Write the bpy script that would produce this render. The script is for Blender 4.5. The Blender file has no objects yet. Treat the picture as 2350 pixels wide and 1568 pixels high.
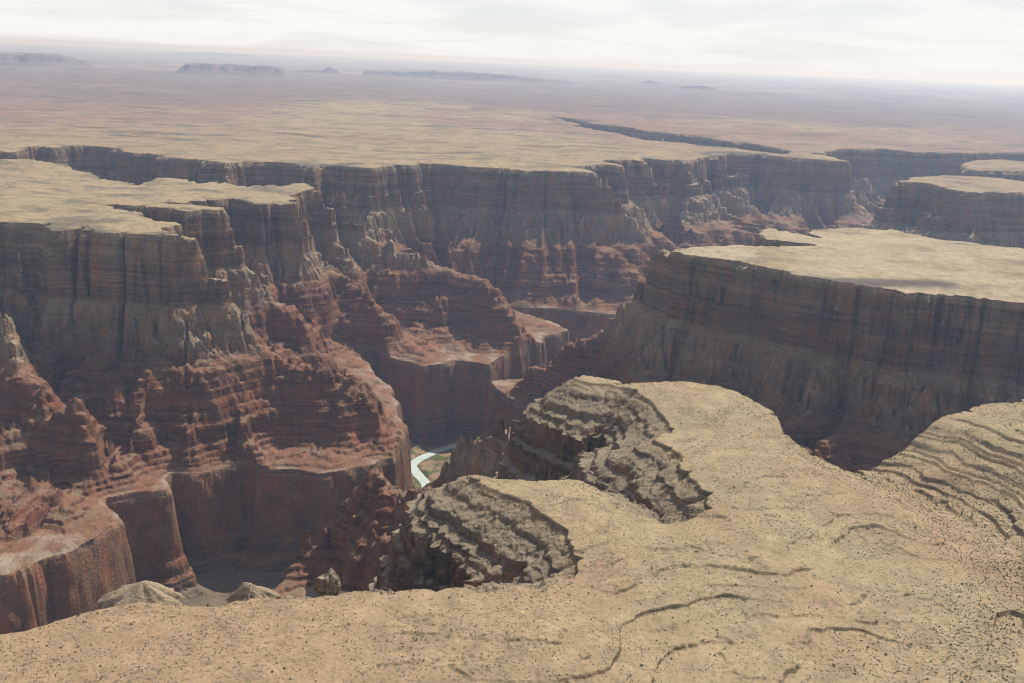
import bpy, math, random
import numpy as np
from mathutils import Matrix, Vector

# ------------------------------------------------------------------ camera, sky, sun
scene = bpy.context.scene
COL = scene.collection
CAM_H = 500.0
PITCH, ROLL = math.radians(16.0), math.radians(2.35)
fwd = Vector((0, math.cos(PITCH), -math.sin(PITCH)))
up0 = Vector((0, math.sin(PITCH), math.cos(PITCH)))
rt0 = Vector((1, 0, 0))
rt = rt0 * math.cos(ROLL) + up0 * math.sin(ROLL)
up = up0 * math.cos(ROLL) - rt0 * math.sin(ROLL)
cam_data = bpy.data.cameras.new('camera')
cam = bpy.data.objects.new('camera', cam_data)
COL.objects.link(cam)
cam.matrix_world = Matrix(((rt.x, up.x, -fwd.x, 0), (rt.y, up.y, -fwd.y, 0), (rt.z, up.z, -fwd.z, CAM_H), (0, 0, 0, 1)))
cam_data.sensor_width = 36.0
cam_data.lens = 36.0 * 2258.0 / 2350.0
cam_data.clip_start = 1.0
cam_data.clip_end = 400000.0
scene.camera = cam

SUN_EL, SUN_AZ = math.radians(54.0), math.radians(42.0)      # azimuth clockwise from +Y
world = bpy.data.worlds.new('World')
scene.world = world
world.use_nodes = True
wn, wl = world.node_tree.nodes, world.node_tree.links
wn.clear()
w_out = wn.new('ShaderNodeOutputWorld')
w_bg = wn.new('ShaderNodeBackground')
sky = wn.new('ShaderNodeTexSky')
sky.sky_type = 'NISHITA'
sky.sun_disc = False
sky.sun_elevation = SUN_EL
sky.sun_rotation = SUN_AZ
sky.altitude = 1800.0
sky.air_density = 1.0
sky.ozone_density = 1.5
sky.dust_density = 0.6
w_bg.inputs['Strength'].default_value = 0.08
# thin high cloud: noise on a flat layer far overhead
geo = wn.new('ShaderNodeTexCoord')
sep = wn.new('ShaderNodeSeparateXYZ')
wl.new(geo.outputs['Generated'], sep.inputs[0])
def wmath(op, a, b=None):
    n = wn.new('ShaderNodeMath'); n.operation = op
    for i, v in enumerate((a, b)):
        if v is None: continue
        if isinstance(v, (int, float)): n.inputs[i].default_value = v
        else: wl.new(v, n.inputs[i])
    return n.outputs[0]
zc_ = wmath('ADD', wmath('MAXIMUM', sep.outputs['Z'], 0.0), 0.10)
cmb = wn.new('ShaderNodeCombineXYZ')
wl.new(wmath('DIVIDE', sep.outputs['X'], zc_), cmb.inputs[0])
wl.new(wmath('DIVIDE', sep.outputs['Y'], zc_), cmb.inputs[1])
cl = wn.new('ShaderNodeTexNoise')
cl.inputs['Scale'].default_value = 0.75
cl.inputs['Detail'].default_value = 7.0
cl.inputs['Roughness'].default_value = 0.55
cl.inputs['Distortion'].default_value = 0.6
mp = wn.new('ShaderNodeMapping')
mp.inputs['Location'].default_value = (0.0, 0.0, 0.0)
wl.new(cmb.outputs[0], mp.inputs['Vector'])
wl.new(mp.outputs[0], cl.inputs['Vector'])
rmp = wn.new('ShaderNodeMapRange')
rmp.inputs['From Min'].default_value = 0.36
rmp.inputs['From Max'].default_value = 0.60
rmp.inputs["To Min"].default_value = 0.4
rmp.inputs['To Max'].default_value = 1.0
wl.new(cl.outputs['Fac'], rmp.inputs['Value'])
mix = wn.new('ShaderNodeMix'); mix.data_type = 'RGBA'
hor = wn.new('ShaderNodeMapRange')
hor.inputs['From Min'].default_value = 0.06; hor.inputs['From Max'].default_value = 0.40
hor.inputs['To Min'].default_value = 1.0; hor.inputs['To Max'].default_value = 0.0
wl.new(sep.outputs['Z'], hor.inputs['Value'])
zen = wn.new('ShaderNodeMapRange')            # the veil of cloud thins out overhead
zen.inputs['From Min'].default_value = 0.10; zen.inputs['From Max'].default_value = 0.55
zen.inputs['To Min'].default_value = 1.0; zen.inputs['To Max'].default_value = 0.42
wl.new(sep.outputs['Z'], zen.inputs['Value'])
veil = wmath('MULTIPLY', rmp.outputs[0], zen.outputs[0])
both = wmath('ADD', wmath('MULTIPLY', hor.outputs[0], 0.45), wmath('MULTIPLY', veil, 0.60))
wl.new(wmath('MINIMUM', both, 1.0), mix.inputs['Factor'])
wl.new(sky.outputs[0], mix.inputs['A'])
mix.inputs['B'].default_value = (12.4, 12.3, 12.0, 1.0)
wl.new(mix.outputs['Result'], w_bg.inputs['Color'])
wl.new(w_bg.outputs[0], w_out.inputs['Surface'])

sun_data = bpy.data.lights.new('sun', 'SUN')
sun_data.energy = 5.0
sun_data.angle = math.radians(0.53)
sun_data.color = (1.0, 0.94, 0.86)
sun = bpy.data.objects.new('sun', sun_data)
COL.objects.link(sun)
to_sun = Vector((math.sin(SUN_AZ) * math.cos(SUN_EL), math.cos(SUN_AZ) * math.cos(SUN_EL), math.sin(SUN_EL)))
sun.rotation_euler = to_sun.to_track_quat('Z', 'Y').to_euler()
sun.location = (0, 0, 600)

vs = scene.view_settings
vs.view_transform = 'Standard'
vs.look = 'None'
vs.gamma = 1.0
vs.exposure = -0.05
vs.use_curve_mapping = False
scene.cycles.max_bounces = 5
scene.cycles.diffuse_bounces = 3
scene.cycles.volume_bounces = 2
scene.cycles.use_denoising = True
scene.cycles.use_adaptive_sampling = False
scene.cycles.denoising_prefilter = 'ACCURATE'
scene.cycles.pixel_filter_type = 'BLACKMAN_HARRIS'
scene.cycles.filter_width = 1.1

# ------------------------------------------------------------------ plan of the canyon, in metres
# rims of the plateaus, edge of the inner gorge, crests of the spurs, the stream, the far mesas
PLATEAUS = {
    'N': [(-3600,250),(-1500,420),(-800,620),(-439,756),(-398,775),(-364,812),(-336,819),(-305,813),(-265,814),(-246,834),(-220,831),(-189,842),(-153,853),(-111,852),(-65,862),(-31,873),(43,888),(82,922),(77,970),(65,1017),(21,1076),(-42,1131),(-48,1149),(21,1133),(92,1140),(117,1110),(149,1061),(193,1050),(225,1057),(246,1104),(242,1155),(224,1181),(236,1226),(210,1295),(236,1368),(224,1454),(189,1507),(148,1519),(110,1546),(122,1566),(198,1530),(279,1545),(344,1544),(369,1493),(399,1415),(400,1342),(421,1302),(462,1277),(502,1268),(546,1289),(579,1311),(659,1364),(717,1409),(791,1440),(1150,1620),(1550,1560),(2600,1700),(5600,1750),(5600,-900),(-3600,-900)],
    'L': [(-1483,2795),(-1390,2803),(-1297,2718),(-1244,2732),(-1133,2693),(-1005,2688),(-940,2676),(-1007,2776),(-998,2872),(-1071,2886),(-1158,2982),(-1242,3115),(-1365,3189),(-1317,3182),(-1180,3172),(-1065,3127),(-989,3197),(-966,3214),(-990,3268),(-1076,3316),(-1157,3324),(-1239,3422),(-1304,3545),(-1222,3498),(-1155,3629),(-1094,3732),(-939,3587),(-872,3633),(-800,3622),(-871,3831),(-908,3911),(-836,4068),(-891,4123),(-992,4089),(-1066,4079),(-1227,4088),(-1359,4106),(-1439,4113),(-1519,4140),(-1536,3984),(-1827,4158),(-2135,4330),(-2278,4349),(-3000,4560),(-5600,4700),(-5600,2700),(-2700,2650),(-2000,2830)],
    'R': [(462,2827),(461,2732),(507,2717),(608,2620),(689,2567),(742,2505),(835,2444),(891,2414),(958,2358),(1037,2344),(1204,2274),(1700,2120),(2600,2250),(5600,2400),(5600,3300),(2800,3200),(2000,3050),(1580,3043),(1475,3079),(1361,3171),(1284,3349),(1151,3352),(983,3274),(944,3195),(966,3077),(911,3178),(830,3253),(795,3192),(763,3029),(930,2955),(749,2914),(644,2912),(559,2870)],
    'R2': [(1827,4847),(1986,4865),(1993,4614),(2085,4581),(2379,4675),(3000,4600),(5600,4500),(5600,5300),(3200,5250),(2614,5155),(2473,5282),(2227,5274),(2038,5165)],
    'R3': [(2529,5716),(2901,5742),(3600,5700),(5600,5700),(5600,6900),(4000,6700),(3295,6546),(3158,6577),(2901,6468)],
    'F': [(-5600,5300),(-3200,4950),(-2403,4592),(-2345,4619),(-2431,4867),(-2410,4981),(-2261,4824),(-2283,4991),(-2214,5079),(-2087,5035),(-1878,4834),(-1796,4872),(-1660,4659),(-1516,4593),(-1309,4438),(-1269,4593),(-1108,4660),(-928,4495),(-915,4637),(-829,4592),(-682,4516),(-484,4833),(-390,4872),(-199,4803),(81,4753),(354,4779),(290,5083),(447,5191),(536,5116),(470,5387),(675,5449),(688,5709),(808,5579),(933,5557),(1158,5999),(1461,6192),(1675,6001),(1929,6055),(1977,6021),(1924,6250),(1889,6414),(2018,6663),(2209,6818),(2550,7048),(2757,6971),(3130,6973),(3334,7167),(3609,7188),(4500,7100),(5600,7300),(5600,12900),(-5600,12900)],
    'slot': [(246,9740),(489,9116),(680,8611),(1010,8098),(1151,7694),(1323,7698),(1423,7362),(1613,7102),(1823,6704),(1761,6512),(1670,6346),(1448,6494),(1183,6601),(1100,6916),(887,7076),(689,7757),(341,8331),(282,8527),(494,8489),(370,9100)],
}
GORGE = [(-3600,1500),(-1600,1650),(-1058,1848),(-1012,1893),(-968,1950),(-932,2025),(-918,2129),(-975,2185),(-990,2225),(-930,2250),(-869,2291),(-905,2350),(-880,2395),(-808,2390),(-719,2443),(-705,2500),(-673,2407),(-647,2430),(-578,2437),(-496,2436),(-400,2476),(-345,2542),(-317,2561),(-310,2712),(-350,2933),(-418,3186),(-557,3501),(-635,3576),(-577,3626),(-511,3612),(-450,3505),(-321,3414),(-209,3494),(-89,3473),(-12,3625),(120,3778),(126,3889),(233,3973),(157,4126),(47,4237),(-57,4407),(47,4358),(222,4355),(480,4285),(900,4250),(1250,4000),(1700,3900),(2500,4050),(5600,4000),(5600,3800),(2500,3750),(1500,3600),(1000,3800),(600,3900),(404,3918),(266,3707),(121,3329),(-66,3270),(15,3082),(96,3019),(-21,2744),(-171,2356),(-272,2170),(-370,2007),(-432,1884),(-483,1791),(-640,1560),(-900,1350),(-1500,1200),(-3600,1150)]
SPURS = [
    ([(-939,2685,-10),(-913,2690,-53),(-883,2700,-128),(-813,2705,-189),(-768,2710,-253),(-728,2713,-330),(-691,2690,-361)],75),
    ([(-967,3220,-11),(-962,3225,-120),(-909,3235,-187),(-877,3245,-247),(-843,3261,-310),(-788,3262,-354),(-714,3230,-396)],75),
    ([(-1227,2712,-145),(-1204,2695,-172),(-1182,2680,-212),(-1167,2660,-282)],50),
    ([(-1412,2745,-160),(-1384,2715,-216),(-1352,2670,-305)],45),
    ([(-1044,2670,-128),(-1015,2645,-208),(-997,2615,-287)],45),
    ([(-1463,2620,-209),(-1375,2556,-250),(-1339,2522,-300),(-1281,2444,-340),(-1223,2410,-380),(-1125,2334,-420),(-1078,2321,-460)],80),
    ([(-810,3680,-72),(-800,3690,-106),(-791,3760,-218),(-784,3850,-322),(-673,3800,-360),(-529,3640,-404)],80),
    ([(-813,4050,-63),(-772,4020,-102),(-735,3960,-199),(-660,3880,-305)],70),
    ([(-774,4080,-84),(-713,4040,-139),(-580,3990,-224),(-451,3965,-296),(-316,3960,-329),(-178,3900,-361),(-49,3749,-410)],95),
    ([(355,4785,-17),(403,4790,-100),(537,4780,-220),(643,4763,-320),(717,4746,-400)],100),
    ([(693,5480,-57),(745,5470,-125),(984,5500,-313),(1111,5480,-403)],100),
    ([(1156,5960,-51),(1184,5850,-178),(1300,5750,-263),(1554,5900,-378)],110),
    ([(-329,4740,-292),(-306,4718,-330),(-246,4607,-350),(-197,4495,-430)],45),
    ([(-591,4720,-278),(-552,4660,-330),(-410,4600,-366)],60),
    ([(457,2800,-10),(450,2810,-32),(415,2880,-113),(364,2950,-213),(305,3036,-330),(217,3036,-370),(126,3092,-480),(43,3139,-560)],70),
    ([(632,2600,-43),(604,2610,-94),(544,2630,-176),(483,2650,-260),(473,2659,-340)],70),
    ([(953,2350,-62),(948,2355,-156),(955,2368,-330)],60),
    ([(106,1556,-5),(88,1575,-29),(74,1640,-96),(26,1710,-150),(-30,1770,-193),(-99,1815,-269),(-139,1840,-324),(-156,1841,-359)],50),
    ([(-49,1160,-9),(-75,1185,-43),(-92,1195,-72),(-107,1205,-111),(-116,1210,-140),(-131,1212,-175),(-155,1215,-208)],32),
    ([(-156,1841,-340),(-179,1851,-360),(-237,1889,-400),(-310,1940,-425),(-375,1936,-480),(-432,1887,-540),(-461,1810,-570)],125),
    ([(-152,1800,-345),(-190,1790,-380),(-253,1808,-430),(-289,1806,-480)],95),
    ([(-49,3749,-410),(-31,3740,-425),(40,3736,-500),(112,3770,-560)],80),
    ([(-894,2700,-353),(-866,2690,-368),(-765,2580,-483),(-672,2450,-562)],60),
    ([(-1176,2640,-353),(-1142,2600,-365),(-1061,2510,-407),(-1001,2431,-500)],60),
    ([(-728,2713,-330),(-694,2703,-365),(-543,2700,-384),(-423,2656,-430),(-370,2637,-500)],100),
    ([(835,2444,-120),(790,2385,-220),(730,2320,-335)],60),
    ([(1040,2344,-130),(1010,2290,-230),(960,2230,-340)],60),
    ([(1250,2262,-130),(1215,2200,-240),(1180,2150,-340)],60),
]
GULLIES = [[(-1255,2639,-350),(-1124,2460,-430),(-1025,2336,-560),(-949,2175,-584)],[(-931,2659,-355),(-876,2518,-440),(-840,2424,-565),(-847,2339,-584)],[(-723,2527,-405),(-665,2475,-490),(-658,2414,-584)],[(-564,2556,-440),(-530,2502,-520),(-499,2431,-584)]]
RIVER = [(-109,3487),(-187,3408),(-247,3355),(-283,3306),(-317,3254),(-339,3200),(-312,3139),(-275,3069),(-259,3001)]
DRAW = [(368,715),(479,844),(545,971),(573,1104),(520,1219),(468,1268)]
MESAS = [
    [(-3676,23211,21),(-3578,23226,121),(-3189,23283,145),(-2796,23333,122),(-2005,23414,171),(-1006,23478,181),(-403,23497,166),(303,23498,97),(1009,23478,67)],
    [(-6374,18957,109),(-6261,18995,175),(-5964,19090,195),(-5740,19158,180),(-5283,19290,205),(-4818,19411,199),(-4584,19468,135)],
    [(-5324,23915,35),(-4931,23999,79),(-4733,24038,67),(-4583,24067,142),(-4385,24104,80)],
    [(-10924,18750,124),(-10299,19100,212),(-9910,19305,237),(-9511,19505,246),(-9101,19700,247),(-8823,19825,201),(-8541,19948,139)],
    [(-19852,56621,4),(-19193,56847,118),(-17195,57483,201),(-15371,57998,157),(-14912,58117,4)],
    [(3218,27815,21),(3445,27787,111),(3685,27756,41)],
    [(3587,23225,40),(3777,23195,86),(4066,23146,89),(4358,23092,45)],
    [(2759,8881,41),(2825,8861,78),(2859,8850,84),(3017,8797,56)],
]

F32 = np.float32
rng = np.random.default_rng(11)

def smooth(a, b, x):
    t = np.clip((x - a) / (b - a), 0, 1)
    return t * t * (3 - 2 * t)

_ang = rng.random((256, 256)) * 2 * np.pi
_GX, _GY = np.cos(_ang).astype(F32), np.sin(_ang).astype(F32)

def perlin(x, y):
    xf, yf = np.floor(x), np.floor(y)
    xi, yi = xf.astype(np.int32), yf.astype(np.int32)
    dx, dy = (x - xf).astype(F32), (y - yf).astype(F32)
    u = dx * dx * dx * (dx * (dx * 6 - 15) + 10)
    v = dy * dy * dy * (dy * (dy * 6 - 15) + 10)
    x0, x1, y0, y1 = xi & 255, (xi + 1) & 255, yi & 255, (yi + 1) & 255
    def g(a, b, px, py): return _GX[a, b] * px + _GY[a, b] * py
    n00, n10 = g(x0, y0, dx, dy), g(x1, y0, dx - 1, dy)
    n01, n11 = g(x0, y1, dx, dy - 1), g(x1, y1, dx - 1, dy - 1)
    a = n00 + u * (n10 - n00)
    return (a + v * (n01 + u * (n11 - n01) - a)) * 1.5

def fbm(x, y, octaves=4, gain=0.5):
    r, a, t = 0.0, 1.0, 0.0
    for o in range(octaves):
        r = r + a * perlin(x + 17.3 * o, y - 9.1 * o); t += a
        a *= gain; x = x * 2.03; y = y * 2.03
    return r / t * 1.3

def ridged(x, y, octaves=3, gain=0.5):
    r, a, t = 0.0, 1.0, 0.0
    for o in range(octaves):
        r = r + a * (1 - 2 * np.abs(perlin(x + 31.7 * o, y + 5.9 * o))); t += a
        a *= gain; x = x * 2.1; y = y * 2.1
    return r / t

# height of the layered rock as the slope goes down from the rim (0) to the edge of the gorge (1)
PT = np.array([0, .005, .030, .036, .052, .060, .078, .090, .120, .185, .20, .26, .285, .335, .42, .45, .456, .495, .503, .545, .553, .60, .611, .655, .663, .71, .732, .785, .793, .84, .848, .89, .898, .95, .956, 1.0])
PZ = np.array([0, -9, -22, -62, -70, -122, -130, -184, -199, -232, -262, -284, -310, -324, -347, -357, -367, -380, -393, -406, -419, -433, -449, -462, -474, -487, -527, -538, -547, -554, -561, -567, -573, -577, -582, -584.])
# on the near plateau the rim steps down in many low ledges first
PTN = np.array([0, .006, .045, .050, .095, .103, .130, .135, .160, .170, .19, .20, .225, .235, .27, .30, .34, .42])
PZN = np.array([0, -5, -15, -20, -32, -42, -48, -54, -59, -98, -104, -140, -147, -190, -200, -250, -318, -347.])
def profile(t): return np.interp(t, PT, PZ)
def inverse_profile(z): return np.interp(-np.asarray(z, float), -PZ, PT)
GD = np.array([0, 3, 6, 22, 30, 38, 54, 64, 110, 170, 400])
GZ = np.array([0, -14, -18, -190, -196, -232, -240, -262, -286, -303, -306.])

# ---- raster of distances (signed distance to the rims, foot point on the rim, distance to the gorge, spur field)
DX = 12.0
RX0, RY0, RNX, RNY = -5400.0, -300.0, 901, 1101
gx = RX0 + DX * np.arange(RNX); gy = RY0 + DX * np.arange(RNY)
GXX, GYY = np.meshgrid(gx.astype(F32), gy.astype(F32))

def inside_poly(poly, X, Y):
    ins = np.zeros(X.shape, bool)
    n = len(poly)
    for i in range(n):
        x0, y0 = poly[i]; x1, y1 = poly[(i + 1) % n]
        if y0 == y1: continue
        lo, hi = min(y0, y1), max(y0, y1)
        j0 = max(0, int(math.ceil((lo - RY0) / DX))); j1 = min(RNY, int(math.ceil((hi - RY0) / DX)))
        if j1 <= j0: continue
        xc = x0 + (Y[j0:j1, :1] - y0) * ((x1 - x0) / (y1 - y0))
        ins[j0:j1] ^= X[j0:j1] < xc
    return ins

def seg_dist(poly, X, Y, closed=True, reach=900.0):
    best = np.full(X.shape, 1e12, F32); fx = np.zeros(X.shape, F32); fy = np.zeros(X.shape, F32); par = np.zeros(X.shape, F32)
    n = len(poly)
    for i in range(n if closed else n - 1):
        x0, y0 = poly[i][:2]; x1, y1 = poly[(i + 1) % n][:2]
        i0 = max(0, int((min(x0, x1) - reach - RX0) / DX)); i1 = min(RNX, int((max(x0, x1) + reach - RX0) / DX) + 1)
        j0 = max(0, int((min(y0, y1) - reach - RY0) / DX)); j1 = min(RNY, int((max(y0, y1) + reach - RY0) / DX) + 1)
        if i1 <= i0 or j1 <= j0: continue
        x, y = X[j0:j1, i0:i1], Y[j0:j1, i0:i1]
        ex, ey = x1 - x0, y1 - y0
        h = np.clip(((x - x0) * ex + (y - y0) * ey) / (ex * ex + ey * ey), 0, 1)
        qx, qy = x0 + h * ex, y0 + h * ey
        d = (x - qx) ** 2 + (y - qy) ** 2
        b = best[j0:j1, i0:i1]; m = d < b
        b[m] = d[m]
        fx[j0:j1, i0:i1][m] = qx[m]; fy[j0:j1, i0:i1][m] = qy[m]
        par[j0:j1, i0:i1][m] = (i + h)[m]
    return np.sqrt(best), fx, fy, par

inside = np.zeros(GXX.shape, bool)
dK = np.full(GXX.shape, 1e6, F32); FX = np.zeros_like(dK); FY = np.zeros_like(dK); RID = np.zeros(GXX.shape, np.int8)
REG = {'N': 0, 'L': 1, 'R': 2, 'R2': 3, 'R3': 4, 'F': 5, 'slot': 5}
for key, poly in PLATEAUS.items():
    inside ^= inside_poly(poly, GXX, GYY)
    d, fx, fy, _ = seg_dist(poly, GXX, GYY)
    m = d < dK
    dK[m] = d[m]; FX[m] = fx[m]; FY[m] = fy[m]; RID[m] = REG[key]
far_in = dK > 5e5
dK = np.minimum(dK, 900)
FX[far_in] = GXX[far_in]; FY[far_in] = GYY[far_in]
RID[far_in & (GYY > 4600)] = 5
RID[far_in & (GYY < 1700)] = 0
SK = np.where(inside, -dK, dK).astype(F32)
OX, OY = (FX - GXX), (FY - GYY)
gin = inside_poly(GORGE, GXX, GYY)
dW = np.minimum(seg_dist(GORGE, GXX, GYY)[0], 900)
SW = np.where(gin, -dW, dW).astype(F32)
TS = np.full(GXX.shape, 2.0, F32)
for pts, width in SPURS:
    d, _, _, par = seg_dist(pts, GXX, GYY, closed=False, reach=450)
    m = d < 440
    k = np.clip(par[m].astype(int), 0, len(pts) - 2); f = par[m] - k
    zz = np.array([p[2] for p in pts], float)
    zc = zz[k] * (1 - f) + zz[k + 1] * f
    tc = inverse_profile(zc)
    nr = 1 - smooth(1700, 2200, np.hypot(GXX[m], GYY[m]))
    tc = np.where(zc > -347, tc * (1 - nr) + np.interp(-zc, -PZN, PTN) * nr, tc)
    wide = 2.3 * width
    uc = np.where(tc < .42, tc / .42 * width, width + (tc - .42) / .58 * wide) + np.maximum(np.sqrt(d[m] ** 2 + 36.0) - (16.0 if width >= 60 else 8.0), 0)
    t = np.where(uc < width, .42 * uc / width, .42 + .58 * (uc - width) / wide)
    TS[m] = np.minimum(TS[m], t)
TG = np.full(GXX.shape, -1.0, F32)
for pts in GULLIES:
    d, _, _, par = seg_dist(pts, GXX, GYY, closed=False, reach=220)
    m = d < 210
    k = np.clip(par[m].astype(int), 0, len(pts) - 2); f = par[m] - k
    zz = np.array([p[2] for p in pts], float)
    TG[m] = np.maximum(TG[m], inverse_profile(zz[k] * (1 - f) + zz[k + 1] * f) - .30 * d[m] / 60)
RV = seg_dist(RIVER, GXX, GYY, closed=False, reach=300)[0]
RV = np.minimum(RV, 300).astype(F32)
DD, _, _, DP = seg_dist(DRAW, GXX, GYY, closed=False, reach=400)
DD = np.minimum(DD, 400).astype(F32)
def blur(a):
    b = a.copy()
    b[1:-1, 1:-1] = (a[:-2, 1:-1] + a[2:, 1:-1] + a[1:-1, :-2] + a[1:-1, 2:] + 4 * a[1:-1, 1:-1]) / 8
    return b
KGY, KGX = np.gradient(blur(SK)); WGY, WGX = np.gradient(blur(SW))
for a in (KGX, KGY, WGX, WGY): a /= DX

def sample(fields, x, y):
    u = np.clip((x - RX0) / DX, 0, RNX - 1.001); v = np.clip((y - RY0) / DX, 0, RNY - 1.001)
    i = u.astype(np.int32); j = v.astype(np.int32)
    f = (u - i).astype(F32); g = (v - j).astype(F32)
    out = []
    for a in fields:
        out.append((a[j, i] * (1 - f) + a[j, i + 1] * f) * (1 - g) + (a[j + 1, i] * (1 - f) + a[j + 1, i + 1] * f) * g)
    return out

def terrain(x, y, full=True):
    """height of the ground at x, y; also how far down the slope it lies (t), and the distances used"""
    x = np.asarray(x, float); y = np.asarray(y, float)
    s, ox, oy, w, ts, dd, rv, tg = sample((SK, OX, OY, SW, TS, DD, RV, TG), x, y)
    r = np.hypot(x, y)
    inr = (np.abs(x) < 5300) & (y < 12800) & (y > -280)
    s = np.where(inr, s, -900.0)
    near = 1 - smooth(1700, 2200, r)
    gentle = near * (1 - smooth(290, 370, x)) * smooth(850, 930, y)
    # rim line, broken by joints and small bays
    k = 0.86
    qx, qy = x + ox * k, y + oy * k
    # bays of the rim, then joints that cut the wall into upright buttresses
    pert = 10 * perlin(x / 83, y / 83) + 4 * perlin(x / 29 + 5, y / 29) + 1.6 * perlin(x / 11, y / 11 + 3)
    pert += 16 * (1 - near) * perlin(x / 170, y / 170 + 9) + 10 * (1 - near) * perlin(x / 61 + 3, y / 61)
    far = smooth(3900, 4600, r)
    pert += far * (26 * perlin(x / 150 + 4, y / 150) + 12 * perlin(x / 52, y / 52 + 2)) + smooth(6200, 7000, r) * 60 * perlin(x / 330, y / 330)
    j1 = 1 - np.abs(perlin(qx / 62 + 3, qy / 62)) * 3.0            # 1 on the crack, falling away
    j2 = 1 - np.abs(perlin(qx / 19 + 8, qy / 19 + 4)) * 2.8
    j3 = 1 - np.abs(perlin(qx / 8.3, qy / 8.3 + 1)) * 2.8
    jm = smooth(-.35, .45, fbm(qx / 140 + 6, qy / 140, 2))
    cut = (21 + 13 * (1 - near) * (1 - far) * (x < 300) - 8 * (x > 300) * (1 - near)) * np.clip(j1, 0, 1) ** 2.2 * (.25 + .9 * jm) + 5.5 * np.clip(j2, 0, 1) ** 2 * jm ** 2 + 1.6 * np.clip(j3, 0, 1) ** 2 * (.2 + .8 * jm)
    s2 = s + pert * (1 - 0.45 * near) + cut * (0.62 + 0.68 * (1 - near)) - 3
    u = np.maximum(s2, 0)
    # spurs and chutes that widen as they go down
    flute = (0.50 * fbm(qx / 230 + 3, qy / 230, 2) - 0.58 * ridged(qx / 125, qy / 125, 3) + 0.14) * (1 + .3 * far) * (1 - .55 * near)
    u2 = u * np.exp(np.clip(flute * 1.3, -1.15, 1.0) * smooth(8, 60, u))
    u2 = np.maximum(u2 + (1 - .75 * near) * (7 * fbm(x / 24, y / 24, 3) + 5 * fbm(qx / 12, qy / 12, 3)) * smooth(22, 75, u), np.minimum(u, 2))
    v1 = 1 - np.abs(perlin(x / 58 + 2, y / 58)) * 2.6
    v2 = 1 - np.abs(perlin(x / 21 + 6, y / 21)) * 2.8
    scal = 22 * ridged(x / 210 + 7, y / 210, 2) - 8 + 9 * perlin(x / 75, y / 75) - (6 * np.clip(v1, 0, 1) ** 3 + 2.0 * np.clip(v2, 0, 1) ** 2) * smooth(-.1, .5, fbm(x / 160 + 9, y / 160, 2)) + 1.2 * perlin(x / 7, y / 7)
    w2 = w + scal
    T = np.clip(u2 + np.maximum(w2, 0), 150, 720)
    Wc = np.minimum(150 + 75 * gentle - 46 * (1 - near) * (1 - far), 0.38 * T)
    t = np.where(u2 < Wc, 0.42 * u2 / Wc, 0.42 + 0.58 * (u2 - Wc) / np.maximum(T - Wc, 1))
    tsn = ts + (0.04 * fbm(x / 55, y / 55, 3) - 0.035 * ridged(x / 85, y / 85, 2) + .012 * perlin(x / 16, y / 16)) * (1 - .6 * near)
    h = np.clip(0.5 + 0.5 * (t - tsn) / 0.05, 0, 1)
    t = t * (1 - h) + tsn * h - 0.05 * h * (1 - h)
    cz = smooth(.11, .15, t) * (1 - smooth(.31, .38, t)) * (1 - .85 * near)
    t = t + cz * (.055 * np.clip(1 - np.abs(perlin(x / 43 + 1, y / 43)) * 3.2, 0, 1) ** 2 + .018 * np.clip(1 - np.abs(perlin(x / 15, y / 15 + 5)) * 3, 0, 1) ** 2 - .02)
    tgn = tg + .04 * fbm(x / 45, y / 45 + 3, 3)
    t = np.where((tg > 0) & (tgn > t) & (t > .3), tgn, t)
    sup = smooth(.42, .5, t) * (1 - smooth(.88, 1.0, t))
    t = t + sup * (0.17 * fbm(x / 190, y / 190, 2) + 0.045 * ridged(x / 85, y / 85 + 4, 2) + .010 * perlin(x / 13, y / 13))
    t = t + .010 * smooth(.0, .05, t) * fbm(x / 14, y / 14, 3)
    t = np.clip(t, 0, 1)
    t = np.where(s2 <= 0, 0, t)
    z = np.where(t < .42, profile(t) * (1 - gentle) + np.interp(t, PTN, PZN) * gentle, profile(t))
    g = np.maximum(-w2, 0)
    zg = np.interp(g, GD, GZ)
    z = z + zg
    # talus cones and blocky rubble
    z = z + smooth(.0, .02, t) * (1 - .45 * near) * (2.2 * fbm(x / 21, y / 21, 4) + 1.6 * fbm(x / 6, y / 6, 2)) * (1 - smooth(100, 130, g))
    z = z + smooth(.12, .16, t) * (1 - smooth(.34, .40, t)) * (1 - .8 * near) * (14 * (np.abs(perlin(x / 38 + 3, y / 38)) - .25) + 4 * (np.abs(perlin(x / 15, y / 15 + 8)) - .25) + 1.5 * fbm(x / 7, y / 7, 2))
    # stream bed
    z = np.where(g > 40, np.maximum(z, -882 + 3 * fbm(x / 40, y / 40, 3)), z)
    fk = smooth(30, 105, rv + 12 * perlin(x / 60, y / 60))
    z = np.where(g > 40, z * fk + (1 - fk) * (-880.5 + 1.5 * fbm(x / 30, y / 30, 3)), z)
    z = np.where(g > 40, z - 7 * (1 - smooth(17, 31, rv + 4 * perlin(x / 25, y / 25))), z)
    # plateau surface
    xo, yo = x / 310, y / 310
    base = 9 * fbm(xo + 2, yo + 3, 2) * near + (1 - near) * (13 * fbm(x / 520, y / 520, 4))
    rightw = smooth(-260, 120, x + .3 * (y - 800))
    side = np.interp(y, [600, 715, 844, 971, 1104, 1219, 1268, 1500], [330, 368, 479, 545, 573, 520, 468, 430])     # x of the draw
    wrp = .82 * (y - 690) - .30 * (x - 150) + 26 * fbm(x / 95, y / 95 + 5, 2) + 95 * fbm(x / 230 + 8, y / 230, 2) + 5 * perlin(x / 22, y / 22) + 2.4 * perlin(x / 7, y / 7)
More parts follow.
